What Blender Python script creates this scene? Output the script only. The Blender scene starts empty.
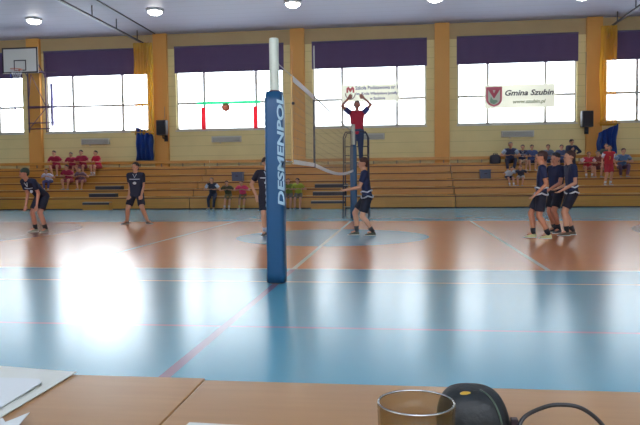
import bpy, bmesh, math, random
from mathutils import Vector, Matrix
random.seed(4)
PI = math.pi
scene = bpy.context.scene
C = scene.collection

# ------------------------------------------------------------------ camera, world, lights, exposure
YAW, PITCH, ROLL, FPX, EYE = -0.1238, -0.0508, -0.0104, 665.96, 1.0933
cam_d = bpy.data.cameras.new('camera')
cam = bpy.data.objects.new('camera', cam_d)
C.objects.link(cam)
fw = Vector((math.sin(YAW)*math.cos(PITCH), math.cos(YAW)*math.cos(PITCH), math.sin(PITCH)))
r0 = Vector((math.cos(YAW), -math.sin(YAW), 0))
u0 = r0.cross(fw)
cr, sr = math.cos(ROLL), math.sin(ROLL)
rr = cr*r0 + sr*u0
uu = -sr*r0 + cr*u0
cam.matrix_world = Matrix(((rr.x, uu.x, -fw.x, 0), (rr.y, uu.y, -fw.y, 0), (rr.z, uu.z, -fw.z, EYE), (0, 0, 0, 1)))
cam_d.sensor_width = 36
cam_d.lens = FPX*36/640
cam_d.clip_start = 0.05
cam_d.clip_end = 300
scene.camera = cam

SKY_BASE, SKY_GLOW = 6.2, 9.0
w = bpy.data.worlds.new('world')
scene.world = w
w.use_nodes = True
nt = w.node_tree
nt.nodes.clear()
wo = nt.nodes.new('ShaderNodeOutputWorld')
bg = nt.nodes.new('ShaderNodeBackground')
tc = nt.nodes.new('ShaderNodeTexCoord')
dp = nt.nodes.new('ShaderNodeVectorMath'); dp.operation = 'DOT_PRODUCT'
gdir = Vector((-0.45, 1.0, 0.17)).normalized()
dp.inputs[1].default_value = gdir
nt.links.new(tc.outputs['Generated'], dp.inputs[0])
def wmath(op, a, b):
    n = nt.nodes.new('ShaderNodeMath'); n.operation = op
    for i, v in enumerate((a, b)):
        if isinstance(v, (int, float)): n.inputs[i].default_value = v
        else: nt.links.new(v, n.inputs[i])
    return n.outputs[0]
mx = wmath('MAXIMUM', dp.outputs['Value'], 0.0)
glow = wmath('MULTIPLY', wmath('POWER', mx, 220.0), SKY_GLOW)
wide = wmath('MULTIPLY', wmath('POWER', mx, 8.0), 1.1)
tot = wmath('ADD', wmath('ADD', glow, wide), SKY_BASE)
bg.inputs['Color'].default_value = (0.86, 0.94, 1.0, 1)
nt.links.new(tot, bg.inputs['Strength'])
nt.links.new(bg.outputs[0], wo.inputs[0])

def area(name, loc, rot, sx, sy, power, col):
    d = bpy.data.lights.new(name, 'AREA')
    d.shape = 'RECTANGLE'; d.size = sx; d.size_y = sy; d.energy = power; d.color = col
    o = bpy.data.objects.new(name, d); C.objects.link(o)
    o.location = loc; o.rotation_euler = rot
    return o
# added area lights behind the camera, standing in for daylight from assumed, unbuilt windows
for k in range(4):
    area('rear_daylight_fill', (-15+8*k, -2.8, 5.0), (PI/2, 0, PI), 5.5, 3.0, 760, (0.88, 0.94, 1.0))
vs = scene.view_settings
vs.view_transform = 'Standard'
vs.look = 'None'
vs.exposure = 0.0
vs.gamma = 1.0
vs.use_curve_mapping = False

# ------------------------------------------------------------------ material helpers
def srgb(r, g, b):
    f = lambda c: (c/255/12.92 if c/255 <= .04045 else ((c/255+.055)/1.055)**2.4)
    return (f(r), f(g), f(b), 1)
MATS = {}
def mat(name, col, rough=.6, metal=0, coat=0, noise=0, nscale=6, bump=0, sub=None):
    if name in MATS: return MATS[name]
    m = bpy.data.materials.new(name); m.use_nodes = True
    n = m.node_tree.nodes; l = m.node_tree.links
    p = n['Principled BSDF']
    p.inputs['Base Color'].default_value = srgb(*col)
    p.inputs['Roughness'].default_value = rough
    p.inputs['Metallic'].default_value = metal
    p.inputs['Coat Weight'].default_value = coat
    if noise or bump:
        t = n.new('ShaderNodeTexCoord'); nz = n.new('ShaderNodeTexNoise')
        nz.inputs['Scale'].default_value = nscale; nz.inputs['Detail'].default_value = 4
        l.new(t.outputs['Object'], nz.inputs['Vector'])
        if noise:
            rp = n.new('ShaderNodeMapRange'); rp.inputs['To Min'].default_value = 1-noise; rp.inputs['To Max'].default_value = 1+noise
            l.new(nz.outputs['Fac'], rp.inputs['Value'])
            mu = n.new('ShaderNodeVectorMath'); mu.operation = 'SCALE'
            mu.inputs[0].default_value = srgb(*col)[:3]
            l.new(rp.outputs[0], mu.inputs['Scale']); l.new(mu.outputs[0], p.inputs['Base Color'])
        if bump:
            b = n.new('ShaderNodeBump'); b.inputs['Strength'].default_value = bump; b.inputs['Distance'].default_value = .02
            l.new(nz.outputs['Fac'], b.inputs['Height']); l.new(b.outputs[0], p.inputs['Normal'])
    MATS[name] = m
    return m

class G:
    """small helper to write masks in a material from object coordinates"""
    def __init__(s, m):
        s.n = m.node_tree.nodes; s.l = m.node_tree.links
        t = s.n.new('ShaderNodeTexCoord'); x = s.n.new('ShaderNodeSeparateXYZ')
        s.co = t.outputs['Object']
        s.l.new(s.co, x.inputs[0]); s.x, s.y, s.z = x.outputs
    def m(s, op, a, b=0.0, c=0.0):
        k = s.n.new('ShaderNodeMath'); k.operation = op
        for i, v in enumerate((a, b, c)):
            if isinstance(v, (int, float)): k.inputs[i].default_value = v
            else: s.l.new(v, k.inputs[i])
        return k.outputs[0]
    def gt(s, a, v): return s.m('GREATER_THAN', a, v)
    def lt(s, a, v): return s.m('LESS_THAN', a, v)
    def band(s, a, lo, hi): return s.m('MULTIPLY', s.gt(a, lo), s.lt(a, hi))
    def rect(s, x0, x1, y0, y1): return s.m('MULTIPLY', s.band(s.x, x0, x1), s.band(s.y, y0, y1))
    def dist(s, cx, cy):
        a = s.m('SUBTRACT', s.x, cx); b = s.m('SUBTRACT', s.y, cy)
        return s.m('SQRT', s.m('ADD', s.m('MULTIPLY', a, a), s.m('MULTIPLY', b, b)))
    def mix(s, f, a, b):
        k = s.n.new('ShaderNodeMix'); k.data_type = 'RGBA'
        if isinstance(f, (int, float)): k.inputs[0].default_value = f
        else: s.l.new(f, k.inputs[0])
        for i, v in ((6, a), (7, b)):
            if isinstance(v, tuple): k.inputs[i].default_value = v
            else: s.l.new(v, k.inputs[i])
        return k.outputs[2]
    def noise(s, scale, detail=3, stretch=None):
        k = s.n.new('ShaderNodeTexNoise'); k.inputs['Scale'].default_value = scale; k.inputs['Detail'].default_value = detail
        if stretch:
            mp = s.n.new('ShaderNodeMapping'); mp.inputs['Scale'].default_value = stretch
            s.l.new(s.co, mp.inputs[0]); s.l.new(mp.outputs[0], k.inputs['Vector'])
        else: s.l.new(s.co, k.inputs['Vector'])
        return k.outputs['Fac']
    def scale(s, col, f):
        k = s.n.new('ShaderNodeVectorMath'); k.operation = 'SCALE'
        if isinstance(col, tuple): k.inputs[0].default_value = col[:3]
        else: s.l.new(col, k.inputs[0])
        s.l.new(f, k.inputs['Scale']); return k.outputs[0]

def newmat(name, rough=.6):
    m = bpy.data.materials.new(name); m.use_nodes = True
    m.node_tree.nodes['Principled BSDF'].inputs['Roughness'].default_value = rough
    return m, m.node_tree.nodes['Principled BSDF'], G(m)

# ------------------------------------------------------------------ mesh helpers
def obj(name, bm, m=None, parent=None, smooth=False, loc=None, rotz=0, bevel=0):
    me = bpy.data.meshes.new(name)
    bmesh.ops.recalc_face_normals(bm, faces=bm.faces)
    bm.to_mesh(me); bm.free()
    if smooth:
        for p in me.polygons: p.use_smooth = True
    o = bpy.data.objects.new(name, me); C.objects.link(o)
    if m: me.materials.append(m)
    if parent: o.parent = parent
    if loc: o.location = loc
    if rotz: o.rotation_euler[2] = rotz
    if bevel:
        b = o.modifiers.new('bevel', 'BEVEL'); b.width = bevel; b.segments = 2; b.limit_method = 'ANGLE'
    return o
def tag(o, label, cat, group=None, kind=None):
    if label: o['label'] = label
    if cat: o['category'] = cat
    if group: o['group'] = group
    if kind: o['kind'] = kind
    return o
def thing(name, label, cat, loc=(0, 0, 0), rotz=0, group=None):
    o = bpy.data.objects.new(name, None); C.objects.link(o)
    o.empty_display_size = .1
    o.location = loc; o.rotation_euler = (0, 0, rotz)
    return tag(o, label, cat, group)
def struct(name, bm, m, parent=None, **k):
    o = obj(name, bm, m, parent, **k)
    if parent is None: o['kind'] = 'structure'
    return o
def bx(bm, x0, x1, y0, y1, z0, z1, M=None):
    r = bmesh.ops.create_cube(bm, size=1)
    T = Matrix.Translation(((x0+x1)/2, (y0+y1)/2, (z0+z1)/2)) @ Matrix.Diagonal((abs(x1-x0), abs(y1-y0), abs(z1-z0), 1))
    if M is not None: T = M @ T
    bmesh.ops.transform(bm, matrix=T, verts=r['verts'])
def box(*a):
    bm = bmesh.new(); bx(bm, *a); return bm
def tube(bm, pts, r, seg=8, closed=False):
    pts = [Vector(p) for p in pts]; n = len(pts); rings = []
    up = None
    for i, p in enumerate(pts):
        a = pts[(i-1) % n] if (closed or i > 0) else p
        b = pts[(i+1) % n] if (closed or i < n-1) else p
        t = (b-a).normalized()
        if up is None:
            up = t.orthogonal().normalized()
        else:
            up = (up - t*up.dot(t))
            up = up.normalized() if up.length > 1e-6 else t.orthogonal().normalized()
        s = t.cross(up)
        ri = r[i] if isinstance(r, (list, tuple)) else r
        rings.append([bm.verts.new(p + (up*math.cos(2*PI*k/seg) + s*math.sin(2*PI*k/seg))*ri) for k in range(seg)])
    m = n if closed else n-1
    for i in range(m):
        A, B = rings[i], rings[(i+1) % n]
        for k in range(seg):
            bm.faces.new((A[k], A[(k+1) % seg], B[(k+1) % seg], B[k]))
    if not closed:
        bm.faces.new(rings[0][::-1]); bm.faces.new(rings[-1])
def lathe(bm, prof, seg=32, centre=(0, 0)):
    cols = []
    for k in range(seg):
        a = 2*PI*k/seg
        cols.append([bm.verts.new((centre[0]+r*math.cos(a), centre[1]+r*math.sin(a), z)) for r, z in prof])
    for k in range(seg):
        A, B = cols[k], cols[(k+1) % seg]
        for i in range(len(prof)-1):
            bm.faces.new((A[i], B[i], B[i+1], A[i+1]))
    bmesh.ops.remove_doubles(bm, verts=bm.verts, dist=1e-5)
def prism(bm, pts, y0, y1):
    """polygon in XZ extruded along Y"""
    a = [bm.verts.new((x, y0, z)) for x, z in pts]; b = [bm.verts.new((x, y1, z)) for x, z in pts]
    bm.faces.new(a); bm.faces.new(b[::-1])
    for i in range(len(pts)):
        j = (i+1) % len(pts)
        bm.faces.new((a[j], a[i], b[i], b[j]))
def letters(name, text, size, m, parent, M, extrude=.002, shear=0, width=None, align='CENTER', bold=0):
    cu = bpy.data.curves.new('lettering_curve', 'FONT')
    cu.body = text; cu.size = size; cu.extrude = extrude; cu.shear = shear; cu.align_x = align; cu.align_y = 'CENTER'
    cu.offset = bold; cu.resolution_u = 3
    t = bpy.data.objects.new('lettering_tmp', cu); C.objects.link(t)
    bpy.context.view_layer.update()
    dg = bpy.context.evaluated_depsgraph_get()
    me = bpy.data.meshes.new_from_object(t.evaluated_get(dg))
    bpy.data.objects.remove(t)
    if width:
        xs = [v.co.x for v in me.vertices]; k = width/(max(xs)-min(xs))
        for v in me.vertices: v.co.x *= k
    me.transform(M)
    me.materials.clear(); me.materials.append(m)
    o = bpy.data.objects.new(name, me); C.objects.link(o); o.parent = parent
    return o

# ------------------------------------------------------------------ the setting
XL, XR, YR, W, ZC = -22.5, 15.5, -3.0, 27.335, 7.22
XN, Y0 = -1.32, 7.95                     # net line, near sideline of the volleyball court
Y1 = Y0+9; YC = Y0+4.5
WX, WP, WW, ZS, ZBB, ZBT = -3.64, 5.83, 4.6, 3.187, 5.589, 6.62

# floor with the painted courts
m_floor, pf, g = newmat('sports_floor', .3)
blue = srgb(88, 158, 178)
orange = srgb(224, 140, 86)
dark_o = srgb(166, 78, 50)
n1 = g.noise(.6, 3)
col = g.mix(g.rect(XN-10.5, 20, Y0, Y1), blue, orange)
col = g.mix(g.band(g.x, -60, XN-10.5), col, orange)
col = g.mix(g.band(g.y, Y1, 60), col, blue)
col = g.mix(g.band(g.y, -60, Y0), col, blue)
inn = g.band(g.y, Y0, Y1)
for cx in (XN-10.1, XN+10.1):
    d = g.dist(cx, 13.1)
    col = g.mix(g.m('MULTIPLY', g.lt(d, 4.3), inn), col, dark_o)
col = g.mix(g.lt(g.dist(XN, YC), 1.8), col, srgb(104, 166, 190))
white = srgb(226, 226, 205)
cream = srgb(196, 200, 170)
for x in (XN, XN-3, XN+3):
    col = g.mix(g.rect(x-.03, x+.03, Y0, Y1), col, white)
for y, hw, cc in ((Y0, .03, white), (Y1, .03, srgb(196, 190, 180)), (6.95, .022, cream), (4.8, .022, srgb(150, 134, 158))):
    msk = g.band(g.y, y-hw, y+hw)
    if y == 12.9: msk = g.m('MULTIPLY', msk, g.band(g.x, -30, XN-6.2))
    col = g.mix(msk, col, cc)
col = g.mix(g.m('MULTIPLY', g.band(g.x, XN-.035, XN+.035), g.band(g.y, 3.2, Y0-.03)), col, srgb(134, 112, 132))
wear = g.m('MULTIPLY_ADD', n1, .08, .96)
scf = g.noise(3, 3, (1, .5, 1))
wear2 = g.m('MULTIPLY', wear, g.m('MULTIPLY_ADD', scf, .05, .975))
g.l.new(g.scale(col, wear2), pf.inputs['Base Color'])
pf.inputs['Roughness'].default_value = .225
pf.inputs['IOR'].default_value = 1.5
struct('floor', box(XL, XR, YR, W+.3, -.2, 0), m_floor)

# ceiling of long metal trays
m_ceil, pc, g = newmat('ceiling_trays', .55)
line = g.m('MULTIPLY', g.lt(g.m('FRACT', g.m('MULTIPLY', g.y, 1.6)), .05), .5)
g.l.new(g.mix(line, srgb(172, 176, 202), srgb(140, 142, 162)), pc.inputs['Base Color'])
struct('ceiling', box(XL, XR, YR, W+.3, ZC, ZC+.2), m_ceil)

# walls
m_wall, pw, g = newmat('painted_block_wall', .7)
fz = g.m('FRACT', g.m('MULTIPLY', g.z, 1/.42))
row = g.lt(fz, .05)
lower = srgb(222, 204, 146)
upper = srgb(184, 156, 112)
wc = g.mix(g.gt(g.z, 6.6), lower, upper)
wc = g.mix(g.m('MULTIPLY', row, .5), wc, srgb(170, 160, 110))
g.l.new(g.scale(wc, g.m('MULTIPLY_ADD', g.noise(1.2, 4), .2, .9)), pw.inputs['Base Color'])
bm = bmesh.new()
bx(bm, XL, XR, W, W+.3, 0, ZS); bx(bm, XL, XR, W, W+.3, ZBT, ZC)
wins = [WX+WP*k for k in (-3, -2, -1, 0, 1, 2)]
wins[0] += .17; wins[5] -= .15
edges = [XL]+[e for x in wins for e in (x, x+WW)]+[XR]
for i in range(0, len(edges), 2):
    bx(bm, edges[i], edges[i+1], W, W+.3, ZS, ZBT)
struct('wall_back', bm, m_wall)
m_pale = mat('pale_wall_paint', (205, 204, 204), .7)
struct('wall_left', box(XL-.3, XL, YR, W+.3, 0, ZC), m_pale)
struct('wall_right', box(XR, XR+.3, YR, W+.3, 0, ZC), m_pale)
struct('wall_front', box(XL, XR, YR-.3, YR, 0, ZC), m_pale)

# windows
m_frame = mat('window_frame_paint', (205, 200, 190), .4)
m_glass = bpy.data.materials.new('window_glass'); m_glass.use_nodes = True
n = m_glass.node_tree.nodes; l = m_glass.node_tree.links; n.clear()
o_ = n.new('ShaderNodeOutputMaterial'); mxs = n.new('ShaderNodeMixShader'); tr = n.new('ShaderNodeBsdfTransparent'); gl = n.new('ShaderNodeBsdfGlossy')
gl.inputs['Roughness'].default_value = .02; mxs.inputs[0].default_value = .06
l.new(tr.outputs[0], mxs.inputs[1]); l.new(gl.outputs[0], mxs.inputs[2]); l.new(mxs.outputs[0], o_.inputs[0])
zt = 4.32
for k, x in enumerate(wins):
    t = thing('window_%d' % (k+1), None, None, (x+WW/2, W+.1, ZS))
    t['kind'] = 'structure'
    bm = bmesh.new(); h = WW/2; H = ZBT-ZS; f = .05
    bx(bm, -h, h, 0, .09, 0, .07); bx(bm, -h, h, 0, .09, H-.07, H)
    bx(bm, -h, -h+.06, 0, .09, 0, H); bx(bm, h-.06, h, 0, .09, 0, H)
    for fx in (-h+.26*WW, -h+.745*WW): bx(bm, fx-.05, fx+.05, 0, .09, 0, H)
    bx(bm, -h, h, .005, .085, zt-ZS-.045, zt-ZS+.045)
    obj('window_frame', bm, m_frame, t)
    obj('window_pane', box(-h, h, .04, .046, 0, H), m_glass, t)
    obj('window_sill', box(-h-.03, h+.03, -.16, .0, -.05, 0), m_frame, t)

# pilasters
m_pil = mat('orange_pilaster_paint', (214, 152, 72), .55, noise=.06, nscale=2)
gaps = [x+WW+(WP-WW)/2 for x in wins]
gaps = [wins[0]-(WP-WW)/2]+gaps
for k, x in enumerate(gaps[:-1]):
    struct('trim_%d' % (k+1), box(x-.29, x+.29, W-.18, W, 0, ZC), m_pil)
struct('baseboard_back', box(XL, XR, W-.02, W, 0, .1), mat('dark_wood_trim', (70, 45, 30)))

# ------------------------------------------------------------------ roller blinds
m_blind = bpy.data.materials.new('purple_blind_cloth'); m_blind.use_nodes = True
n = m_blind.node_tree.nodes; l = m_blind.node_tree.links
p = n['Principled BSDF']; p.inputs['Base Color'].default_value = srgb(90, 70, 104); p.inputs['Roughness'].default_value = .8
tl = n.new('ShaderNodeBsdfTranslucent'); tl.inputs[0].default_value = srgb(80, 62, 112)
ms = n.new('ShaderNodeMixShader'); ms.inputs[0].default_value = .045
l.new(p.outputs[0], ms.inputs[1]); l.new(tl.outputs[0], ms.inputs[2]); l.new(ms.outputs[0], n['Material Output'].inputs[0])
m_bar = mat('blind_bar', (90, 80, 110), .5)
BL = ['behind the basketball backboard, leftmost window', 'on the window right of the basketball backboard', 'on the window with green and red ribbons',
      'on the window above the school banner', 'on the window above the crest banner', 'on the rightmost window beside the yellow net']
for k, x in enumerate(wins):
    t = thing('roller_blind', 'wide dark purple roller blind half drawn '+BL[k], 'blind', (x+WW/2, W-.03, ZBB), group='purple window blinds')
    h = WW/2+.03; H = ZBT+.04-ZBB
    bm = bmesh.new(); N = 60
    va = [];
    for i in range(N+1):
        xx = -h+2*h*i/N; yy = .006*math.sin(i*.9)
        va.append([bm.verts.new((xx, yy+s, z)) for s, z in ((-.004, 0), (-.004, H-.03), (.004, H-.03), (.004, 0))])
    for i in range(N):
        for j in range(4): bm.faces.new((va[i][j], va[i+1][j], va[i+1][(j+1) % 4], va[i][(j+1) % 4]))
    bm.faces.new(va[0]); bm.faces.new(va[-1])
    obj('blind_cloth', bm, m_blind, t)
    bm = bmesh.new(); tube(bm, [(-h, 0, H), (h, 0, H)], .035, 12); obj('roller', bm, m_bar, t)
    bm = bmesh.new(); tube(bm, [(-h, 0, 0), (h, 0, 0)], .018, 8); obj('bottom_bar', bm, m_bar, t)

# ------------------------------------------------------------------ ceiling lamps
m_lamp = bpy.data.materials.new('lamp_glow'); m_lamp.use_nodes = True
p = m_lamp.node_tree.nodes['Principled BSDF']
p.inputs['Emission Color'].default_value = (1, .97, .9, 1); p.inputs['Emission Strength'].default_value = 30
m_rim = mat('lamp_rim', (215, 215, 215), .3)
LL = ['above the basketball backboard', 'near the left curtain rail', 'above the near net post', 'above the fourth window', 'near the right curtain rail']
for k, (x, ly) in enumerate(((-13.75, 23.9), (-8.8, 23.35), (-3.75, 23.1), (1.12, 23.2), (6.05, 23.7))):
    t = thing('ceiling_lamp', 'round white glowing ceiling lamp '+LL[k], 'ceiling lamp', (x, ly, ZC), group='round ceiling lamps')
    bm = bmesh.new(); lathe(bm, [(0, 0), (.3, 0), (.3, -.06), (.26, -.09), (.25, -.05), (0, -.05)], 28); obj('lamp_housing', bm, m_rim, t, True)
    bm = bmesh.new(); lathe(bm, [(0, -.052), (.245, -.052), (.235, -.13), (.15, -.18), (0, -.19)], 28); obj('diffuser', bm, m_lamp, t, True)

# ------------------------------------------------------------------ divider nets with rails
m_rail = mat('rail_steel', (70, 70, 80), .4, metal=.6)
m_net_y = bpy.data.materials.new('yellow_divider_netting'); m_net_y.use_nodes = True
n = m_net_y.node_tree.nodes; l = m_net_y.node_tree.links
p = n['Principled BSDF']; p.inputs['Base Color'].default_value = srgb(240, 186, 30); p.inputs['Roughness'].default_value = .8
tp = n.new('ShaderNodeBsdfTransparent'); ms = n.new('ShaderNodeMixShader')
ms.inputs[0].default_value = .42
l.new(p.outputs[0], ms.inputs[1]); l.new(tp.outputs[0], ms.inputs[2]); l.new(ms.outputs[0], n['Material Output'].inputs[0])
m_tarp = mat('blue_tarp', (44, 82, 160), .5, noise=.12, nscale=5)
def pleats(x0, x1, z0, z1, yb, amp, n, lean=0, topf=None):
    bm = bmesh.new(); N = n*8; NZ = 14
    grid = []
    for i in range(N+1):
        u = i/N; colv = []
        for j in range(NZ+1):
            v = j/NZ
            zt_ = z1 if topf is None else topf(u)
            z = z0+(zt_-z0)*v
            x = x0+(x1-x0)*u+lean*v+.02*math.sin(9*v+u*7)
            y = yb+amp*math.sin(2*PI*n*u+1.5*math.sin(3*v))
            colv.append(bm.verts.new((x, y, z)))
        grid.append(colv)
    for i in range(N):
        for j in range(NZ): bm.faces.new((grid[i][j], grid[i+1][j], grid[i+1][j+1], grid[i][j+1]))
    r = bmesh.ops.solidify(bm, geom=bm.faces[:], thickness=.006)
    return bm
for side, xr, xa, xb, ba, bb in (('left', -10.75, -11.08, -10.25, -11.05, -10.3), ('right', 8.0, 7.5, 8.1, 7.38, 8.12)):
    t = thing('curtain_rail', 'dark steel ceiling rail with hangers running towards the %s window wall' % side, 'rail', (xr, 0, ZC), group=None)
    bm = bmesh.new(); bx(bm, -.04, .04, -2.9, 27.1, -.42, -.36); obj('track', bm, m_rail, t)
    bm = bmesh.new(); bx(bm, .5, .53, -2.9, 27.1, -.04, 0); obj('guide_strip', bm, m_rail, t)
    for y in range(0, 28, 2):
        bm = bmesh.new(); tube(bm, [(0, y+.45, -.38), (0, y+.45, 0)], .022, 8); obj('hanger', bm, m_rail, t)
    t = thing('divider_net', 'yellow divider netting gathered at the %s pilaster, dark blue tarp at its foot' % side, 'curtain', (0, 0, 0))
    obj('netting', pleats(xa, xb, 3.0, 6.78, 26.75, .07, 6), m_net_y, t, True)
    if side == 'left': tf = lambda u: 3.0+.35*(1-u)-.5*max(0, .12-u)
    else: tf = lambda u: 2.72+.38*u
    obj('tarp', pleats(ba, bb, 1.92, 3.1, 26.72, .09, 4, 0 if side == 'left' else .06, tf), m_tarp, t, True)
    bm = bmesh.new(); tube(bm, [(xa-.1, 26.64, 3.1), (xb+.1, 26.64, 3.08)], .02, 8); obj('tie_rope', bm, mat('rope_yellow', (200, 150, 50)), t)

# ------------------------------------------------------------------ bleachers
m_wood, pwd, g = newmat('varnished_bench_wood', .38)
seg_ = g.m('FLOOR', g.m('MULTIPLY_ADD', g.x, .42, g.m('MULTIPLY', g.m('FLOOR', g.m('MULTIPLY', g.z, 3.57)), .37)))
wn = g.n.new('ShaderNodeTexWhiteNoise'); wn.noise_dimensions = '1D'
g.l.new(g.m('ADD', seg_, g.m('MULTIPLY', g.m('FLOOR', g.m('MULTIPLY', g.z, 3.57)), 13.0)), wn.inputs['W'])
grain = g.noise(3, 5, (.5, 4, 14))
wc = g.mix(grain, srgb(178, 116, 38), srgb(208, 152, 62))
g.l.new(g.scale(wc, g.m('MULTIPLY_ADD', wn.outputs['Value'], .16, .90)), pwd.inputs['Base Color'])
m_dark = mat('bleacher_underframe', (52, 30, 22), .7)
m_red = mat('bleacher_groove_paint', (84, 34, 24), .6)
m_stepd = mat('black_step_rubber', (34, 36, 52), .5)
m_edge = mat('pale_step_edge', (170, 160, 140), .4)
m_steel = mat('grey_steel', (120, 112, 100), .4, metal=.5)
RY = [24.0+.55*k for k in range(6)]
RZ = [.47, .75, 1.03, 1.31, 1.59]
banks = [(-17.65, -7.9), (-7.9, 1.85), (1.85, 11.6)]
BLB = ['left', 'middle', 'right']
BLT = ['bank under the basketball backboard', 'bank behind the net', 'bank below the crest banner']
for b, (xa, xb) in enumerate(banks):
    t = thing('bleacher', 'varnished wooden tiered bleacher %s, %s of the three' % (BLT[b], BLB[b]), 'bleachers', ((xa+xb)/2, 24.0, 0), group='wooden bleacher banks')
    h = (xb-xa)/2-.012
    prev = 0
    for k in range(5):
        z = RZ[k]; y = RY[k]-24; pz = RZ[k-1] if k else .03
        obj('riser_board', box(-h, h, y+.03, y+.055, pz+.012, z-.068), m_wood, t)
        obj('seat_board', box(-h, h, y, y+.55+.03, z-.035, z), m_wood, t, bevel=.006)
        obj('groove_strip', box(-h, h, y+.01, y+.05, z-.068, z-.035), m_red, t)
    # top bench with open back rail carried by thin posts
    obj('riser_board', box(-h, h, 2.78, 2.81, 1.602, 1.66), m_wood, t)
    obj('back_rail', box(-h, h, 2.76, 2.80, 1.78, 1.90), m_wood, t, bevel=.006)
    obj('deck_board', box(-h, h, 2.80, 3.14, 1.57, 1.60), m_wood, t)
    x = -h+.3
    while x < h:
        obj('rail_post', box(x-.02, x+.02, 2.80, 2.83, 1.6, 1.86), m_steel, t); x += .92
    obj('base_plinth', box(-h, h, .08, .12, 0, .045), m_dark, t)
    for xx in (-h+.02, h-.06):
        bm = bmesh.new()
        for k in range(5): bx(bm, xx, xx+.04, RY[k]-24+.06, 3.1, max(.0, (RZ[k-1] if k else 0)-.03), RZ[k]-.04)
        obj('underframe', bm, m_dark, t)
    cx = (xa+xb)/2
    sx = {0: (-11.95, -10.9), 1: (-3.28, -2.05), 2: (9.2, 10.4)}[b]
    for k, (z0_, z1_) in enumerate(((0.0, .30), (.47, .62), (.75, .90))):
        yf = RY[k]-24-.30 if k else -.28
        st = obj('aisle_step', box(sx[0]-cx, sx[1]-cx, yf+.02, RY[k]-24+.02, z0_+.001, z1_-.02), m_wood if k == 0 else m_stepd, t)
        obj('tread_edge', box(sx[0]-cx, sx[1]-cx, yf, RY[k]-24+.02, z1_-.02, z1_), m_edge, st)
        if k == 0: obj('kick_strip', box(sx[0]-cx, sx[1]-cx, yf+.005, yf+.02, z1_-.10, z1_-.02), m_stepd, st)

# ------------------------------------------------------------------ wall fittings
m_rad = mat('radiator_enamel', (186, 182, 170), .4)
for k, x in enumerate((-13.05, -7.3, -1.35, 4.52)):
    lab = ['left of the left divider net', 'under the window with green and red ribbons', 'behind the referee stand', 'below the crest banner'][k]
    t = thing('heating_panel', 'long pale grey heating panel on the wall '+lab, 'radiator', (x, W-.005, 2.8), group='wall heating panels')
    wv = .63
    obj('casing', box(-wv, wv, -.13, 0, -.14, .11), m_rad, t, bevel=.012)
    bm = bmesh.new()
    for j in range(5): bx(bm, -wv+.05, wv-.05, -.137, -.128, -.11+j*.035, -.095+j*.035)
    obj('grille', bm, mat('radiator_grille', (120, 118, 112), .5), t)
    obj('wall_bracket', box(-.3, -.26, -.02, 0, -.2, -.13), m_rad, t)
m_spk = mat('speaker_black', (62, 56, 60), .6)
m_spg = mat('speaker_grille', (40, 36, 42), .8)
for k, x in enumerate((-9.93, 7.05)):
    t = thing('loudspeaker', 'dark grey loudspeaker on a bracket on the %s orange pilaster' % ('left' if k == 0 else 'right'), 'speaker', (x, W-.2, 3.28))
    obj('cabinet', box(-.21, .21, -.42, -.12, -.31, .31), m_spk, t, bevel=.02)
    obj('speaker_grille', box(-.18, .18, -.432, -.421, -.28, .28), m_spg, t)
    bm = bmesh.new(); tube(bm, [(0, -.2, -.28), (0, -.2, -.42), (.06, .018, -.45)], .03); bx(bm, -.02, .14, 0, .018, -.56, -.3); obj('bracket', bm, m_spg, t)
    bm = bmesh.new(); tube(bm, [(0, -.13, .28), (.02, .01, .5), (.02, .01, 2.6 if k else .9)], .012, 6); obj('cable', bm, mat('grey_cable', (150, 130, 110)), t)

# basketball backboard on its wall frame
m_white = mat('backboard_white', (214, 214, 208), .4)
m_blk = mat('black_paint', (46, 36, 44), .5)
m_fr = mat('backboard_frame_steel', (88, 66, 96), .5)
t = thing('basketball_hoop', 'white basketball backboard with black border on a folded steel wall frame', 'basketball hoop', (-15.62, 26.0, 5.56), 0)
bd = obj('backboard', box(-.78, .78, -.02, .02, 0, 1.05), m_white, t)
bm = bmesh.new()
for a in ((-.78, .78, 0, .06), (-.78, .78, .99, 1.05), (-.78, -.72, 0, 1.05), (.72, .78, 0, 1.05)): bx(bm, a[0], a[1], -.028, -.018, a[2], a[3])
obj('border', bm, m_blk, bd)
bm = bmesh.new()
for a in ((-.27, .27, .10, .14), (-.27, .27, .50, .54), (-.27, -.23, .10, .54), (.23, .27, .10, .54)): bx(bm, a[0], a[1], -.028, -.018, a[2], a[3])
obj('target_square', bm, m_blk, bd)
bm = bmesh.new(); tube(bm, [(.225*math.cos(a*PI/12), -.29+.225*math.sin(a*PI/12), .12) for a in range(24)], .014, 8, True)
bx(bm, -.05, .05, -.09, -.028, .08, .16)
ri = obj('rim', bm, mat('rim_orange', (190, 96, 60), .4), t)
bm = bmesh.new()
for a in range(12):
    for s in (1, -1):
        pts = []
        for j in range(5):
            rr_ = .225-.10*j/4; an = (a+s*j*.5)*PI/6
            pts.append((rr_*math.cos(an), -.29+rr_*math.sin(an), .12-.09*j))
        tube(bm, pts, .004, 4)
obj('hoop_net', bm, mat('hoop_net_cord', (190, 190, 200)), ri)
bm = bmesh.new()
for x in (-.35, .45):
    tube(bm, [(x, .04, .2), (x, 1.14, .2-.0)], .025); tube(bm, [(x, .04, .9), (x, 1.14, .0)], .02)
    tube(bm, [(x, 1.12, .9), (x, 1.12, -2.35)], .03)
for z in (.2, -1.25, -1.3, -2.2, -1.95): tube(bm, [(-.38, 1.10, z), (.95, 1.10, z)], .025)
tube(bm, [(-.3, 1.0, -1.25), (.1, .6, .05), (.5, 1.0, -1.25)], .018); tube(bm, [(-.3, 1.04, -2.2), (.9, 1.0, -.9)], .016)
obj('wall_frame', bm, m_fr, t)
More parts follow.
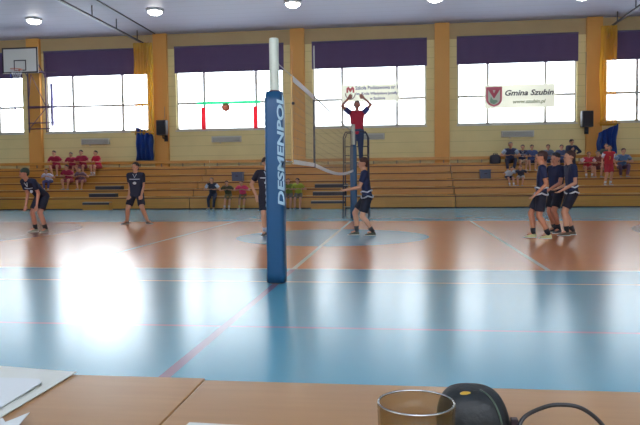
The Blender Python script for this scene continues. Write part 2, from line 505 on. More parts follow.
bm = bmesh.new(); bx(bm, .72, .82, .98, 1.08, -2.1, -.3); obj('folded_strut', bm, mat('lilac_steel', (150, 140, 190), .4), t)
bm = bmesh.new(); tube(bm, [(-.5, .1, .0), (-.45, .12, -.6), (-.5, .12, -.9), (-.38, .12, -1.2), (-.35, .12, -1.8), (-.45, .12, -2.1), (-.3, .12, -2.3)], .022, 6); obj('pulley_rope', bm, mat('blue_rope', (60, 80, 170)), t)

def cloth_mat(name, col, k=.25):
    m = bpy.data.materials.new(name); m.use_nodes = True
    n = m.node_tree.nodes; l = m.node_tree.links
    p = n['Principled BSDF']; p.inputs['Base Color'].default_value = srgb(*col); p.inputs['Roughness'].default_value = .7
    tl = n.new('ShaderNodeBsdfTranslucent'); tl.inputs[0].default_value = srgb(*col)
    ms = n.new('ShaderNodeMixShader'); ms.inputs[0].default_value = k
    l.new(p.outputs[0], ms.inputs[1]); l.new(tl.outputs[0], ms.inputs[2]); l.new(ms.outputs[0], n['Material Output'].inputs[0])
    return m
# coloured ribbons on the second window
m_green = cloth_mat('green_ribbon', (120, 225, 185), .6); m_redr = cloth_mat('red_ribbon', (235, 80, 100), .5)

def ribbon(name, lab, x0, x1, z0, z1, m):
    bm = bmesh.new(); N = 30; R = []
    vert = (z1-z0) > (x1-x0)
    for i in range(N+1):
        u = i/N; y = W-.06+.012*math.sin(u*14)
        if vert: q = [(x0, z0+(z1-z0)*u), (x1, z0+(z1-z0)*u)]
        else: q = [(x0+(x1-x0)*u, z0), (x0+(x1-x0)*u, z1)]
        R.append([bm.verts.new((a, y+d, c)) for d, (a, c) in ((0, q[0]), (0, q[1]), (.004, q[1]), (.004, q[0]))])
    for i in range(N):
        for j in range(4): bm.faces.new((R[i][j], R[i+1][j], R[i+1][(j+1) % 4], R[i][(j+1) % 4]))
    bm.faces.new(R[0]); bm.faces.new(R[-1])
    tag(obj(name, bm, m), lab, 'ribbon')
ribbon('garland_ribbon', 'long pale green ribbon stretched across the middle of the second window', -8.55, -5.85, 4.24, 4.36, m_green)
ribbon('hanging_ribbon', 'red ribbon hanging on the left mullion of the ribboned window', -8.37, -8.2, 3.2, 4.12, m_redr)
ribbon('hanging_ribbon', 'red ribbon hanging on the right mullion of the ribboned window', -6.14, -5.97, 3.2, 4.12, m_redr)

# banners
m_ban = cloth_mat('banner_cloth', (240, 238, 228), .40)
def banner(label, x0, x1, z0, z1):
    t = thing('banner', label, 'banner', ((x0+x1)/2, W-.14, (z0+z1)/2))
    h = (x1-x0)/2; v = (z1-z0)/2
    obj('banner_cloth', box(-h, h, -.004, .004, -v, v), m_ban, t)
    bm = bmesh.new()
    for x, z in ((-h, -v), (h, -v), (-h, v), (h, v)): tube(bm, [(x, 0, z), (x*1.02, .26, z*1.15)], .006, 6)
    obj('tie_cord', bm, m_frame, t)
    return t
RX = Matrix.Rotation(PI/2, 4, 'X')
def at_(x, z, y=-.006): return Matrix.Translation((x, y, z)) @ RX
t = banner('white school banner with a red emblem hanging in the window above the referee', -2.42, -.12, 4.20, 4.88)
m_ink = mat('banner_blue_ink', (74, 66, 140), .6)
letters('lettering', 'Szkoła Podstawowa nr 1', .2, m_ink, t, at_(.25, .20), width=1.7, bold=.004)
letters('lettering', 'im. Króla Władysława Jagiełły', .15, m_ink, t, at_(.25, -.03), width=1.66, bold=.003)
letters('lettering', 'w Szubinie', .16, m_ink, t, at_(.28, -.23), width=.62, bold=.003)
m_em = mat('emblem_red', (200, 84, 96), .6)
bm = bmesh.new()
for pts in ([(-.98, .02), (-.98, .2), (-.9, .27), (-.82, .18), (-.74, .27), (-.66, .2), (-.66, .02), (-.73, .02), (-.73, .16), (-.82, .03), (-.91, .16), (-.91, .02)],): prism(bm, pts, -.012, -.005)
obj('emblem', bm, m_em, t)
bm = bmesh.new(); tube(bm, [(-.82+.2*math.cos(a), -.008, .0+.24*math.sin(a)) for a in [PI+.0+i*PI/12 for i in range(13)]], .02, 6)
obj('emblem_outline', bm, mat('emblem_grey', (150, 120, 130)), t)
t = banner('large cream banner with a red crest hanging across the window above the radiator', 3.23, 5.93, 3.80, 4.72)
letters('lettering', 'Gmina Szubin', .3, mat('banner_dark_ink', (70, 60, 74), .6), t, at_(.35, .12), width=1.86, shear=.25, bold=.008)
letters('lettering', 'www.szubin.pl', .2, mat('banner_olive_ink', (140, 146, 110), .6), t, at_(.35, -.22), width=1.25, shear=.25, bold=.005)
def shield(s, cx, cz):
    pts = [(-1, 1), (1, 1), (1, -.25)]
    for i in range(1, 8): pts.append((math.cos(i*PI/16), -.25-.75*math.sin(i*PI/16)))
    pts.append((0, -1.05))
    for i in range(7, 0, -1): pts.append((-math.cos(i*PI/16), -.25-.75*math.sin(i*PI/16)))
    pts.append((-1, -.25))
    return [(cx+s*.31*x, cz+s*.38*z) for x, z in pts]
bm = bmesh.new(); prism(bm, shield(1, -.98, .0), -.012, -.005); cr_ = obj('crest', bm, mat('crest_red', (214, 110, 126), .6), t)
bm = bmesh.new(); prism(bm, shield(.74, -.98, -.03), -.018, -.0125); obj('crest_field', bm, mat('crest_field_cream', (225, 222, 205), .6), cr_)
bm = bmesh.new(); prism(bm, [(-1.2, .26), (-1.04, .26), (-.98, .12), (-.92, .26), (-.76, .26), (-.98, -.08)], -.024, -.0185); obj('crest_chevron', bm, mat('crest_chevron_red', (206, 92, 108), .6), cr_)
bm = bmesh.new(); prism(bm, [(-1.14, -.16), (-1.1, .0), (-1.02, -.12), (-.86, -.14), (-.84, -.2), (-.98, -.3), (-1.12, -.24)], -.024, -.0185); obj('crest_animal', bm, mat('crest_green', (150, 180, 150), .6), cr_)

# ------------------------------------------------------------------ net, posts, referee stand
m_pad = mat('blue_post_pad', (18, 70, 108), .42, noise=.05, nscale=8)
m_post = mat('post_enamel', (196, 196, 178), .35)
m_txt = mat('pad_lettering_white', (150, 176, 190), .5)
m_lace = mat('lace_white', (210, 210, 215), .6)
def post(y, label, near):
    t = thing('net_post', label, 'net post', (XN-.0, y, 0))
    bm = bmesh.new(); lathe(bm, [(0, .0), (.05, .0), (.05, 2.53), (.045, 2.55), (0, 2.55)], 20); obj('post', bm, m_post, t, False)
    bm = bmesh.new()
    hw = .095 if near else .09
    pts = []
    rc = .045
    for cx, cy, a0 in ((hw-rc, hw-rc, 0), (-hw+rc, hw-rc, PI/2), (-hw+rc, -hw+rc, PI), (hw-rc, -hw+rc, 3*PI/2)):
        for i in range(6): pts.append((cx+rc*math.cos(a0+i*PI/10), cy+rc*math.sin(a0+i*PI/10)))
    rows = []
    NZ = 20
    for j in range(NZ+1):
        z = .012+1.985*j/NZ; s = 1+.012*math.sin(j*1.9)
        if j == NZ: s = .86
        rows.append([bm.verts.new((x*s, yy*s, z)) for x, yy in pts])
    for j in range(NZ):
        for i in range(len(pts)): bm.faces.new((rows[j][i], rows[j][(i+1) % len(pts)], rows[j+1][(i+1) % len(pts)], rows[j+1][i]))
    bm.faces.new(rows[0]); bm.faces.new(rows[-1])
    pd = obj('pad', bm, m_pad, t, True)
    if near:
        M = Matrix.Translation((.078, -hw-.003, 1.38)) @ RX @ Matrix.Rotation(PI/2, 4, 'Z')
        letters('lettering', 'DESMENPOL', .092, m_txt, pd, M, width=1.14, bold=.003, extrude=.001, shear=.15)
        bm = bmesh.new()
        pz = []
        for j in range(37): pz.append((-hw-.002, -.05+(.03 if j % 2 else 0), .75+j*.033))
        tube(bm, pz, .005, 6); obj('lacing', bm, m_lace, pd)
        bm = bmesh.new(); tube(bm, [(.055*math.cos(a*PI/8), .055*math.sin(a*PI/8), 2.0) for a in range(16)], .012, 6, True); obj('strap_ring', bm, mat('maroon_strap', (90, 40, 40)), pd)
    lathe_b = bmesh.new(); lathe(lathe_b, [(0, 0), (.08, 0), (.08, .01), (0, .01)], 20); obj('floor_collar', lathe_b, m_steel, t)
    return t
post(6.88, 'blue padded volleyball post with pale top, nearest to the camera, lettered upward', True)
post(18.06, 'far blue padded volleyball post in front of the referee stand', False)

m_cord = mat('net_cord', (140, 122, 92), .7)
m_band = mat('net_band_white', (222, 220, 212), .6)
t = thing('volleyball_net', 'long volleyball net with white bands stretched between the two blue padded posts', 'net', (XN, 0, 0))
ya, yb, ym = 7.97, 17.9, 10.0
def ztop(y): return 2.31
def zbot(y):
    if y < ym: return 1.30
    u = (y-ym)/(yb-ym); return 1.30-.32*math.sin(PI*u)*.35
bm = bmesh.new()
y = ya
while y <= yb:
    bx(bm, -.0016, .0016, y-.0016, y+.0016, zbot(y), ztop(y)); y += .1
for j in range(1, 10):
    tube(bm, [(0, yy, zbot(yy)+(ztop(yy)-zbot(yy))*j/10) for yy in [ya+(yb-ya)*i/12 for i in range(13)]], .0018, 4)
tag(obj('netting', bm, m_cord, t), None, None)
def strip(name, fz, y0, y1, hh, m, n=16, th=.004):
    bm = bmesh.new(); R = []
    for i in range(n+1):
        yy = y0+(y1-y0)*i/n; z = fz(yy)
        R.append([bm.verts.new((a, yy, z+c)) for a, c in ((-th, -hh), (th, -hh), (th, hh), (-th, hh))])
    for i in range(n):
        for j in range(4): bm.faces.new((R[i][j], R[i+1][j], R[i+1][(j+1) % 4], R[i][(j+1) % 4]))
    bm.faces.new(R[0]); bm.faces.new(R[-1])
    return obj(name, bm, m, t)
strip('top_band', lambda y: 2.31, ya, ym, .035, m_band)
strip('bottom_band', zbot, ya, yb, .028, m_band, 30)
bm = bmesh.new(); tube(bm, [(0, ym, 2.33), (0, 14, 2.315), (0, yb, 2.32)], .012, 6); obj('top_cord', bm, mat('grey_cord', (150, 150, 150)), t)
bm = bmesh.new(); bx(bm, -.012, .012, ya-.02, ya+.02, 1.28, 2.35); obj('side_tape', bm, mat('side_tape_tan', (190, 150, 90)), t)
bm = bmesh.new(); bx(bm, -.012, .012, ym-.025, ym+.025, 1.26, 2.36); obj('antenna_sleeve', bm, mat('sleeve_dark', (52, 46, 56)), t)
bm = bmesh.new(); tube(bm, [(.01, ym, 2.3), (.01, ym, 3.08)], .006, 6); obj('antenna', bm, m_band, t)
bm = bmesh.new(); tube(bm, [(.01, ya, 1.3), (.01, ya, 2.62)], .005, 6); obj('antenna', bm, mat('antenna_tan', (180, 110, 60)), t)
bm = bmesh.new()
for j in range(9): bx(bm, -.01, .01, ya, ya+.05, 1.38+j*.105, 1.39+j*.105)
obj('side_hooks', bm, m_blk, t)
bm = bmesh.new(); lathe(bm, [(0, -.02), (.018, -.012), (.02, 0), (.018, .012), (0, .02)], 12); o_ = obj('tension_knob', bm, m_blk, t, loc=(0.02, ya-.02, 2.0))
bm = bmesh.new()
tube(bm, [(0, 6.99, 2.33), (0, ya, 2.33)], .005, 6); tube(bm, [(0, 7.05, 1.29), (0, ya, 1.30)], .006, 6)
tube(bm, [(0, yb, 2.32), (0, 18.02, 2.33)], .006, 6); tube(bm, [(0, yb, 1.30), (0, 17.96, 1.29)], .006, 6)
obj('tension_cord', bm, m_band, t)

# referee stand
m_st = mat('stand_dark_steel', (40, 40, 58), .4, metal=.3)
t = thing('referee_stand', 'tall narrow dark steel referee stand behind the far net post', 'referee stand', (-1.3, 18.9, 0))
for s in (-1, 1):
    for q in (-1, 1):
        bm = bmesh.new()
        x = s*.34
        zt_ = 2.38 if q < 0 else 2.38
        tube(bm, [(x*1.04, q*.40, 0.0), (x, q*.28, 1.5), (x, q*.26, 2.24), (x*.82, q*.26, 2.38), (x*.35, q*.26, 2.39)], .018, 8)
        obj('leg', bm, m_st, t)
for z in (.3, .6, .9, 1.2, 1.5):
    bm = bmesh.new(); qy = -.40+.12*z/1.5
    tube(bm, [(-.34, qy, z), (.34, qy, z)], .014, 8); obj('rung', bm, m_edge, t)
for z in (2.0, 1.75):
    bm = bmesh.new(); tube(bm, [(-.34, -.27, z), (-.34, .27, z), (.34, .27, z), (.34, -.27, z)], .014, 8); obj('guard_rail', bm, m_st, t)
obj('platform', box(-.33, .33, -.28, .28, 1.50, 1.54), m_stepd, t)

# ball in flight, orange below and green above
m_ball, pb, g = newmat('ball_panels', .5)
ang = g.m('FRACT', g.m('MULTIPLY', g.m('ADD', g.x, g.m('MULTIPLY', g.z, .5)), 14.0))
bc = g.mix(g.gt(g.z, .045), srgb(226, 122, 88), srgb(120, 150, 70))
bc = g.mix(g.lt(ang, .12), bc, srgb(90, 60, 40))
g.l.new(bc, pb.inputs['Base Color'])
bm = bmesh.new(); bmesh.ops.create_uvsphere(bm, u_segments=28, v_segments=18, radius=.105)
for v in bm.verts:
    a = max(abs(v.co.x), abs(v.co.y), abs(v.co.z))/.105
tag(obj('volleyball', bm, m_ball, smooth=True, loc=(-4.42, 16.5, 2.92)), 'orange and green volleyball flying in front of the ribboned window', 'ball')

# ------------------------------------------------------------------ people
def sph(c, r, sc=(1, 1, 1), n=2):
    b = bmesh.new(); bmesh.ops.create_icosphere(b, subdivisions=n, radius=1)
    out = [Vector((c[0]+v.co.x*r*sc[0], c[1]+v.co.y*r*sc[1], c[2]+v.co.z*r*sc[2])) for v in b.verts]
    b.free(); return out
def ring(c, d, r, n=14):
    c = Vector(c); d = Vector(d).normalized(); u = d.orthogonal().normalized(); v = d.cross(u)
    return [c+(u*math.cos(2*PI*i/n)+v*math.sin(2*PI*i/n))*r for i in range(n)]
def hull(bm, pts):
    vs_ = [bm.verts.new(p) for p in pts]
    r = bmesh.ops.convex_hull(bm, input=vs_)
    dead = [e for e in r['geom_interior']+r['geom_unused'] if isinstance(e, bmesh.types.BMVert)]
    if dead: bmesh.ops.delete(bm, geom=list(set(dead)), context='VERTS')
def cap(bm, a, b, ra, rb): hull(bm, sph(a, ra)+sph(b, rb))
tmp_scene = bpy.data.scenes.new('build_tmp')
def remesh(bm, voxel, smooth=2):
    me = bpy.data.meshes.new('t'); bm.to_mesh(me); bm.free()
    o = bpy.data.objects.new('t', me); C.objects.link(o)
    m = o.modifiers.new('r', 'REMESH'); m.mode = 'VOXEL'; m.voxel_size = voxel; m.use_smooth_shade = True
    if smooth:
        s = o.modifiers.new('s', 'SMOOTH'); s.factor = .5; s.iterations = smooth
    bpy.context.view_layer.update()
    dg = bpy.context.evaluated_depsgraph_get()
    r = bpy.data.meshes.new_from_object(o.evaluated_get(dg))
    bpy.data.objects.remove(o); bpy.data.meshes.remove(me)
    for p in r.polygons: p.use_smooth = True
    return r
def link(name, me, m, parent):
    o = bpy.data.objects.new(name, me); C.objects.link(o); me.materials.clear(); me.materials.append(m); o.parent = parent; return o
def ik(a, b, l1, l2, hint):
    a = Vector(a); b = Vector(b); d = b-a; L = d.length
    if L > (l1+l2)*.995:
        b = a+d.normalized()*(l1+l2)*.995; d = b-a; L = d.length
    x = (l1*l1-l2*l2+L*L)/(2*L); h = math.sqrt(max(l1*l1-x*x, 0))
    e = d.normalized(); hv = Vector(hint); hv = hv-e*hv.dot(e)
    hv = hv.normalized() if hv.length > 1e-5 else e.orthogonal().normalized()
    return a+e*x+hv*h, b

def person(label, loc, rotz, H, pelvis=(0, 0, .515), lean=0.0, side=0.0, feet=((-.07, 0, .03), (.07, 0, .03)), hands=None,
           skin=(206, 150, 118), hair=(58, 40, 30), shirt=(28, 32, 52), shorts=(26, 28, 46), sock=None, shoe=(60, 60, 62), head=(0, 0, 0), sleeve=.62,
           long_trousers=False, long_sleeve=False, knee_hint=(0, -1, .1), elbow_hint=(0, 1, -.4), voxel=.008, extras=(), group=None, vest=None, face=True, shirt_low=.02,
           sleeve_col=None, fingers=True, twist=0, foot_dir=None):
    """facing -Y locally; all pose numbers are fractions of the height H"""
    t = thing('person', label, 'person', loc, rotz, group)
    S = lambda v: Vector(v)*H
    P = Vector(pelvis)
    ax = Matrix.Rotation(lean, 3, 'X') @ Matrix.Rotation(side, 3, 'Y')   # lean > 0 tips forward (towards -Y)
    tw = Matrix.Rotation(twist, 3, 'Z')
    up = lambda x, y, z: P + ax @ (tw @ Vector((x, y, 0)) + Vector((0, 0, z)))
    chest = up(0, 0, .235); waist = up(0, 0, .09); neck0 = up(0, .0, .30)
    nk = Matrix.Rotation(lean*.5, 3, 'X')
    headc = neck0 + nk @ Vector((0, -.012, .105))
    hm = Matrix.Rotation(head[2], 3, 'Z') @ Matrix.Rotation(head[0], 3, 'X') @ Matrix.Rotation(head[1], 3, 'Y')
    sh = [up(-.108, 0, .285), up(.108, 0, .285)]
    hip = [P+Vector((-.052, 0, -.005)), P+Vector((.052, 0, -.005))]
    legs = []; arms = []
    for i in (0, 1):
        kh = knee_hint[i] if isinstance(knee_hint[0], tuple) else knee_hint
        k_, f_ = ik(hip[i], Vector(feet[i])+Vector((0, .012, .012)), .245, .235, kh)
        legs.append((hip[i], k_, f_))
        hd = hands[i] if hands else sh[i]+Vector((-.03 if i == 0 else .03, -.02, -.33))
        eh = elbow_hint[i] if isinstance(elbow_hint[0], tuple) else elbow_hint
        e_, w_ = ik(sh[i], hd, .18, .155, eh)
        arms.append((sh[i], e_, w_))
    def torso(bm, g_):
        for (A, B) in (((.10, .042, .285, .034), (.072, .05, .20, .050)), ((.072, .05, .20, .050), (.052, .045, .09, .050)), ((.052, .045, .09, .050), (.05, .05, .0, .058))):
            pts = []
            for (wx, _, z, r) in (A, B):
                for s in (-1, 1):
                    pts += [q for q in sph(S(up(s*wx*.78, 0, z)), (r+g_)*H, (1, .9, 1))]
            hull(bm, pts)
    # ---- body: one continuous surface
    bm = bmesh.new()
    torso(bm, 0)
    cap(bm, S(up(0, 0, .28)), S(headc)-Vector((0, 0, .03*H)), .036*H, .03*H)
    def HP(x, y, z): return S(headc + hm @ Vector((x, y, z)))
    hull(bm, [S(headc)+hm @ (q*H) for q in sph((0, .008, .012), .056, (.92, 1.12, 1.0))] + [S(headc)+hm @ (q*H) for q in sph((0, -.016, -.04), .026, (1, 1, .8))])
    if face:
        hull(bm, [HP(0, -.058, .012), HP(-.009, -.05, -.016), HP(.009, -.05, -.016), HP(0, -.074, -.014), HP(0, -.04, .0), HP(0, -.052, -.022)])
        for s in (-1, 1): hull(bm, sph(HP(s*.055, .008, -.002), .016*H, (.45, .7, 1.1), 1))
        hull(bm, sph(HP(0, -.046, -.036), .012*H, (1.3, .7, .5), 1))
    for i, (a, b, c) in enumerate(arms):
        cap(bm, S(a), S(b), .031*H, .024*H); cap(bm, S(b), S(c), .024*H, .0155*H)
        d = (Vector(c)-Vector(b)).normalized()
        sx = Vector((1, 0, 0)); sx = (sx-d*sx.dot(d)).normalized(); up_ = d.cross(sx)
        pa = Vector(c)+d*.012; pe = Vector(c)+d*.05
        hull(bm, sum([sph(S(q+sx*w_), .011*H, n=1) for q, w_ in ((pa, -.012), (pa, .012), (pe, -.02), (pe, .02))], []))
        if fingers:
            for f, (w_, L) in enumerate(((-.021, .034), (-.007, .043), (.007, .04), (.021, .03))):
                q0 = pe+sx*w_; q1 = q0+d*L*.5+up_*.004+sx*w_*.15; q2 = q1+d*L*.45+up_*.012+sx*w_*.1
                r_ = max(.0062*H, voxel*.95)
                cap(bm, S(q0), S(q1), r_, r_*.95); cap(bm, S(q1), S(q2), r_*.95, r_*.8)
            ts = -1 if i else 1
            q0 = pa+sx*ts*.012; q1 = q0+sx*ts*.022+d*.018; q2 = q1+sx*ts*.004+d*.02
            r_ = max(.007*H, voxel*.95)
            cap(bm, S(q0), S(q1), r_*1.1, r_); cap(bm, S(q1), S(q2), r_, r_*.8)
    fdirs = []
    for i, (a, b, c) in enumerate(legs):
        cap(bm, S(a), S(b), .054*H, .034*H)
        mid = Vector(b)*.68+Vector(c)*.32+Vector((0, .008, 0))
        cap(bm, S(b), S(mid), .034*H, .035*H); cap(bm, S(mid), S(c), .035*H, .021*H)
        fd = Vector(foot_dir[i]) if foot_dir else Vector((-.25 if i == 0 else .25, -1, 0))
        fd.normalize(); fdirs.append(fd)
        cap(bm, S(c), S(Vector(c)+fd*.06+Vector((0, 0, -.008))), .02*H, .015*H)
    body = link('body', remesh(bm, voxel, 1), mat('skin_%d' % skin[0], skin, .55), t)
    # ---- clothes
    cm = lambda c, r=.75: mat('cloth_%d_%d_%d' % c, c, r, noise=.12, nscale=9)
    vx = max(voxel, .009)
    bm = bmesh.new(); g_ = .011
    torso(bm, g_)
    low = up(0, 0, -.035-shirt_low)
    hull(bm, [q for s in (-1, 1) for q in sph(S(up(s*.045, 0, .03)), .062*H, (1, .95, .8))] + [S(up((.072+.012)*math.cos(a*PI/10)*1.1, .062*math.sin(a*PI/10), -.03-shirt_low)) for a in range(20)])
    hull(bm, ring(S(up(0, 0, .29)), ax @ Vector((0, 0, 1)), .05*H)+ring(S(up(0, 0, .318)), ax @ Vector((0, 0, 1)), .037*H))
    sl = 1.0 if long_sleeve else sleeve
    for (a, b, c) in arms:
        a = Vector(a); b = Vector(b); c = Vector(c); e = a+(b-a)*sl
        hull(bm, sph(S(a), .041*H)+ring(S(e), b-a, (.038 if not long_sleeve else .032)*H))
        if long_sleeve: hull(bm, sph(S(b), .032*H)+ring(S(b+(c-b)*.95), c-b, .022*H))
    sh_o = link('shirt', remesh(bm, vx, 1), cm(shirt), t)
    if sleeve_col:
        for (a, b, c) in arms:
            a = Vector(a); b = Vector(b); bm = bmesh.new(); e0 = a+(b-a)*.05; e = a+(b-a)*sl*1.02
            hull(bm, ring(S(e0), b-a, .047*H)+ring(S(e), b-a, .042*H)); obj('sleeve', bm, cm(sleeve_col), sh_o, True)
    bm = bmesh.new()
    hull(bm, [q for s in (-1, 1) for q in sph(S(P+Vector((s*.042, 0, .0))), .066*H, (1, 1, .9))] + [q for s in (-1, 1) for q in sph(S(up(s*.04, 0, .05)), .056*H, (1, .95, .8))])
    for (a, b, c) in legs:
        a = Vector(a); b = Vector(b); c = Vector(c)
        e = a+(b-a)*(1.0 if long_trousers else .78)
        hull(bm, sph(S(a), .062*H)+ring(S(e), b-a, (.047 if long_trousers else .057)*H))
        if long_trousers: hull(bm, sph(S(b), .044*H)+ring(S(b+(c-b)*.93), c-b, .033*H))
    link('trousers' if long_trousers else 'shorts', remesh(bm, vx, 1), cm(shorts), t)
    for i, (a, b, c) in enumerate(legs):
        b = Vector(b); c = Vector(c)
        if sock:
            bm = bmesh.new(); e = c+(b-c)*.30
            hull(bm, ring(S(c), b-c, .025*H)+ring(S(e), b-c, .031*H)); obj('sock', bm, cm(sock), t, True)
        fd = fdirs[i]; sd = Vector((-fd.y, fd.x, 0))
        fl = Vector((c.x, c.y, c.z-.042))
        bm = bmesh.new()
        pts = []
        for (u_, w_, z_) in ((-.028, .017, .035), (-.03, .018, .0), (.03, .024, .03), (.045, .024, 0), (.1, .02, .014), (.108, .016, 0), (-.01, .018, .052), (.075, .026, 0), (.07, .024, .022)):
            for s in (-1, 1): pts.append(S(fl+fd*u_+sd*s*w_+Vector((0, 0, z_))))
        hull(bm, pts)
        so = obj('shoe', bm, cm(shoe, .5), t, False, bevel=.006)
        bm = bmesh.new()
        hull(bm, [S(fl+fd*u_+sd*s*w_+Vector((0, 0, z_))) for (u_, w_) in ((-.032, .018), (.0, .022), (.05, .027), (.08, .027), (.112, .016)) for s in (-1, 1) for z_ in (-.004, .008)])
        obj('sole', bm, cm((200, 200, 190)), so)
    # hair
    bm = bmesh.new()
    hull(bm, [S(headc)+hm @ (q*H) for q in sph((0, .018, .026), .0585, (.96, 1.08, .95)) ] + [S(headc)+hm @ (q*H) for q in sph((0, .036, -.008), .035, (1.1, .9, 1))])
    nz = random.Random(len(label)*7+label.count("e"))
    for v in bm.verts: v.co += Vector((nz.uniform(-1, 1), nz.uniform(-1, 1), nz.uniform(-1, 1)))*.004*H
    obj('hair', bm, mat('hair_%d' % hair[0], hair, .7, noise=.2, nscale=40), t, True)
    if face:
        for s in (-1, 1):
            bm = bmesh.new(); hull(bm, sph(HP(s*.019, -.051, .0), .006*H, n=1)); obj('eye', bm, mat('eye_dark', (40, 30, 26), .3), t, True)
        bm = bmesh.new(); hull(bm, sph(HP(0, -.0555, -.036), .008*H, (1.5, .4, .35), 1)); obj('mouth', bm, mat('mouth_tone', (160, 86, 78), .5), t, True)
    T = dict(t=t, S=S, up=up, P=P, legs=legs, arms=arms, H=H, shirt=sh_o, ax=ax)
    for e in extras: e(T)
    return t

m_wtrim = mat('jersey_white_trim', (205, 208, 215), .7)
def hem_loops(T):
    """white curved loops printed round the lower shirt"""
    S, up, H = T['S'], T['up'], T['H']
    bm = bmesh.new()
    for z0_, amp in ((.055, .018), (.01, -.022)):
        pts = []
        for i in range(36):
            a = 2*PI*i/36
            k = .110 if z0_ > .05 else .116
            pts.append(S(up(k*math.cos(a), k*.62*math.sin(a), z0_+amp*abs(math.sin(a*1.5)))))
        tube(bm, pts, .009*H, 6, True)
    obj('shirt_trim', bm, m_wtrim, T['shirt'], True)
def short_number(T):
    S, H = T['S'], T['H']
    for s in (0,):
        a, b, c = T['legs'][s]
        bm = bmesh.new(); q = S(Vector(a)+(Vector(b)-Vector(a))*.5)
        bmesh.ops.create_icosphere(bm, subdivisions=1, radius=.018*H, matrix=Matrix.Translation(q+Vector((-.055*H, -.01*H, 0))) @ Matrix.Diagonal((.4, 1, 1.3, 1)))
        obj('shorts_mark', bm, m_wtrim, T['t'])
def chest_print(T, oval=True):
    S, up, H = T['S'], T['up'], T['H']
    bm = bmesh.new()
    for i in range(1):
        tube(bm, [S(up(x, -.055-.012*(1-(x/.08)**2)-.004, .225)) for x in (-.08, -.05, -.025, 0, .025, .05, .08)], .006*H, 6)
    if oval:
        M = Matrix.Translation(S(up(0, -.0675, .165))) @ Matrix.Diagonal((.03*H, .006*H, .022*H, 1))
        bmesh.ops.create_icosphere(bm, subdivisions=2, radius=1, matrix=M)
    tube(bm, [S(up(-.03, -.04, .305)), S(up(0, -.062, .25)), S(up(.03, -.04, .305))], .005*H, 6)
    obj('shirt_print', bm, m_wtrim, T['shirt'], True)
def back_number(T):
    S, up, H = T['S'], T['up'], T['H']
    bm = bmesh.new()
    tube(bm, [S(up(x, -.062, z)) for x, z in ((-.015, .2), (.018, .2), (-.002, .13))], .006*H, 6)
    obj('shirt_number', bm, mat('number_yellow', (215, 180, 60)), T['shirt'])

NAVY = (26, 34, 70); NAVYS = (22, 24, 42)
# left side team
person('boy in black and white kit leaning forward, hands on knees, left on the court', (-7.8, 13.45, 0), -.4, 1.6,
       pelvis=(.02, .07, .49), lean=.82, feet=((-.10, .03, .03), (.11, .03, .03)), hands=((-.11, -.09, .37), (.10, -.08, .37)),
       shirt=(24, 28, 52), shorts=(22, 24, 42), sock=(30, 30, 32), shoe=(150, 150, 130), head=(.25, 0, -.4), hair=(40, 52, 40), extras=(chest_print,), elbow_hint=(0, .6, .3), skin=(196, 132, 104))
person('boy in dark kit with oval chest logo standing astride on the orange court', (-6.62, 16.0, 0), .05, 1.62,
       pelvis=(0, 0, .475), lean=.06, feet=((-.175, .02, .03), (.165, -.0, .03)), hands=((-.10, -.06, .45), (.10, -.06, .45)),
       shirt=(26, 30, 52), shorts=(24, 26, 48), shoe=(120, 90, 76), extras=(chest_print,), head=(0, 0, -.3), hair=(60, 44, 34), foot_dir=((-.5, -1, 0), (.9, -.6, 0)))
person('boy in dark kit standing half hidden behind the blue padded post', (-2.61, 12.7, 0), .15, 1.55,
       pelvis=(0, 0, .5), lean=.05, feet=((-.035, 0, .03), (.06, -.02, .03)), hands=((-.14, .03, .50), (.12, .02, .50)),
       shirt=(30, 26, 42), shorts=(26, 24, 40), sock=(190, 190, 195), shoe=(36, 36, 40), extras=(chest_print,), head=(0, 0, .5), elbow_hint=((-1, .5, 0), (1, .5, 0)))
# player by the net, side view facing left
person('boy in navy kit with white hem loops reaching towards the net, side view', (-.72, 12.75, 0), -PI/2+.12, 1.56,
       pelvis=(0, .03, .475), lean=.12, feet=((-.055, -.11, .03), (.055, .085, .03)), hands=((-.10, -.20, .565), (.06, -.22, .56)),
       shirt=NAVY, shorts=NAVYS, sock=(36, 36, 40), shoe=(54, 60, 40), extras=(hem_loops, short_number), head=(.05, 0, 0), elbow_hint=(0, .6, -1), hair=(70, 38, 30), foot_dir=((0, -1, 0), (0, -1, 0)))
# three on the right
person('boy in navy kit nearest of the three on the right, in pale yellow shoes', (2.38, 12.15, 0), -PI/2-.15, 1.57,
       pelvis=(0, .03, .50), lean=-.02, feet=((-.05, -.06, .03), (.05, .10, .03)), hands=((-.12, -.025, .50), (.10, -.03, .50)),
       shirt=NAVY, shorts=NAVYS, sock=(34, 34, 40), shoe=(196, 190, 130), extras=(hem_loops, short_number), head=(.15, 0, .1), hair=(66, 36, 30), foot_dir=((.1, -1, 0), (0, -1, 0)), skin=(200, 134, 100))
person('boy in navy kit standing farthest back in the huddle of three', (2.95, 13.35, 0), -PI/2+.5, 1.58,
       pelvis=(0, 0, .50), lean=.03, feet=((-.07, .03, .03), (.07, -.03, .03)), hands=((-.12, -.05, .5), (.09, -.17, .54)),
       shirt=NAVY, shorts=NAVYS, sock=(34, 34, 40), shoe=(44, 46, 50), extras=(short_number,), head=(.1, 0, .3), hair=(48, 42, 44), skin=(196, 128, 98))
person('boy in navy kit rightmost of the huddle, holding hands forward, facing left', (3.06, 12.75, 0), -PI/2+.1, 1.59,
       pelvis=(0, .02, .50), lean=.06, feet=((-.05, .045, .03), (.05, -.06, .03)), hands=((-.04, -.12, .55), (.08, -.11, .53)),
       shirt=NAVY, shorts=NAVYS, sock=(34, 34, 40), shoe=(96, 78, 60), extras=(hem_loops, short_number), head=(.12, 0, -.1), hair=(62, 36, 34), foot_dir=((0, -1, 0), (.1, -1, 0)))
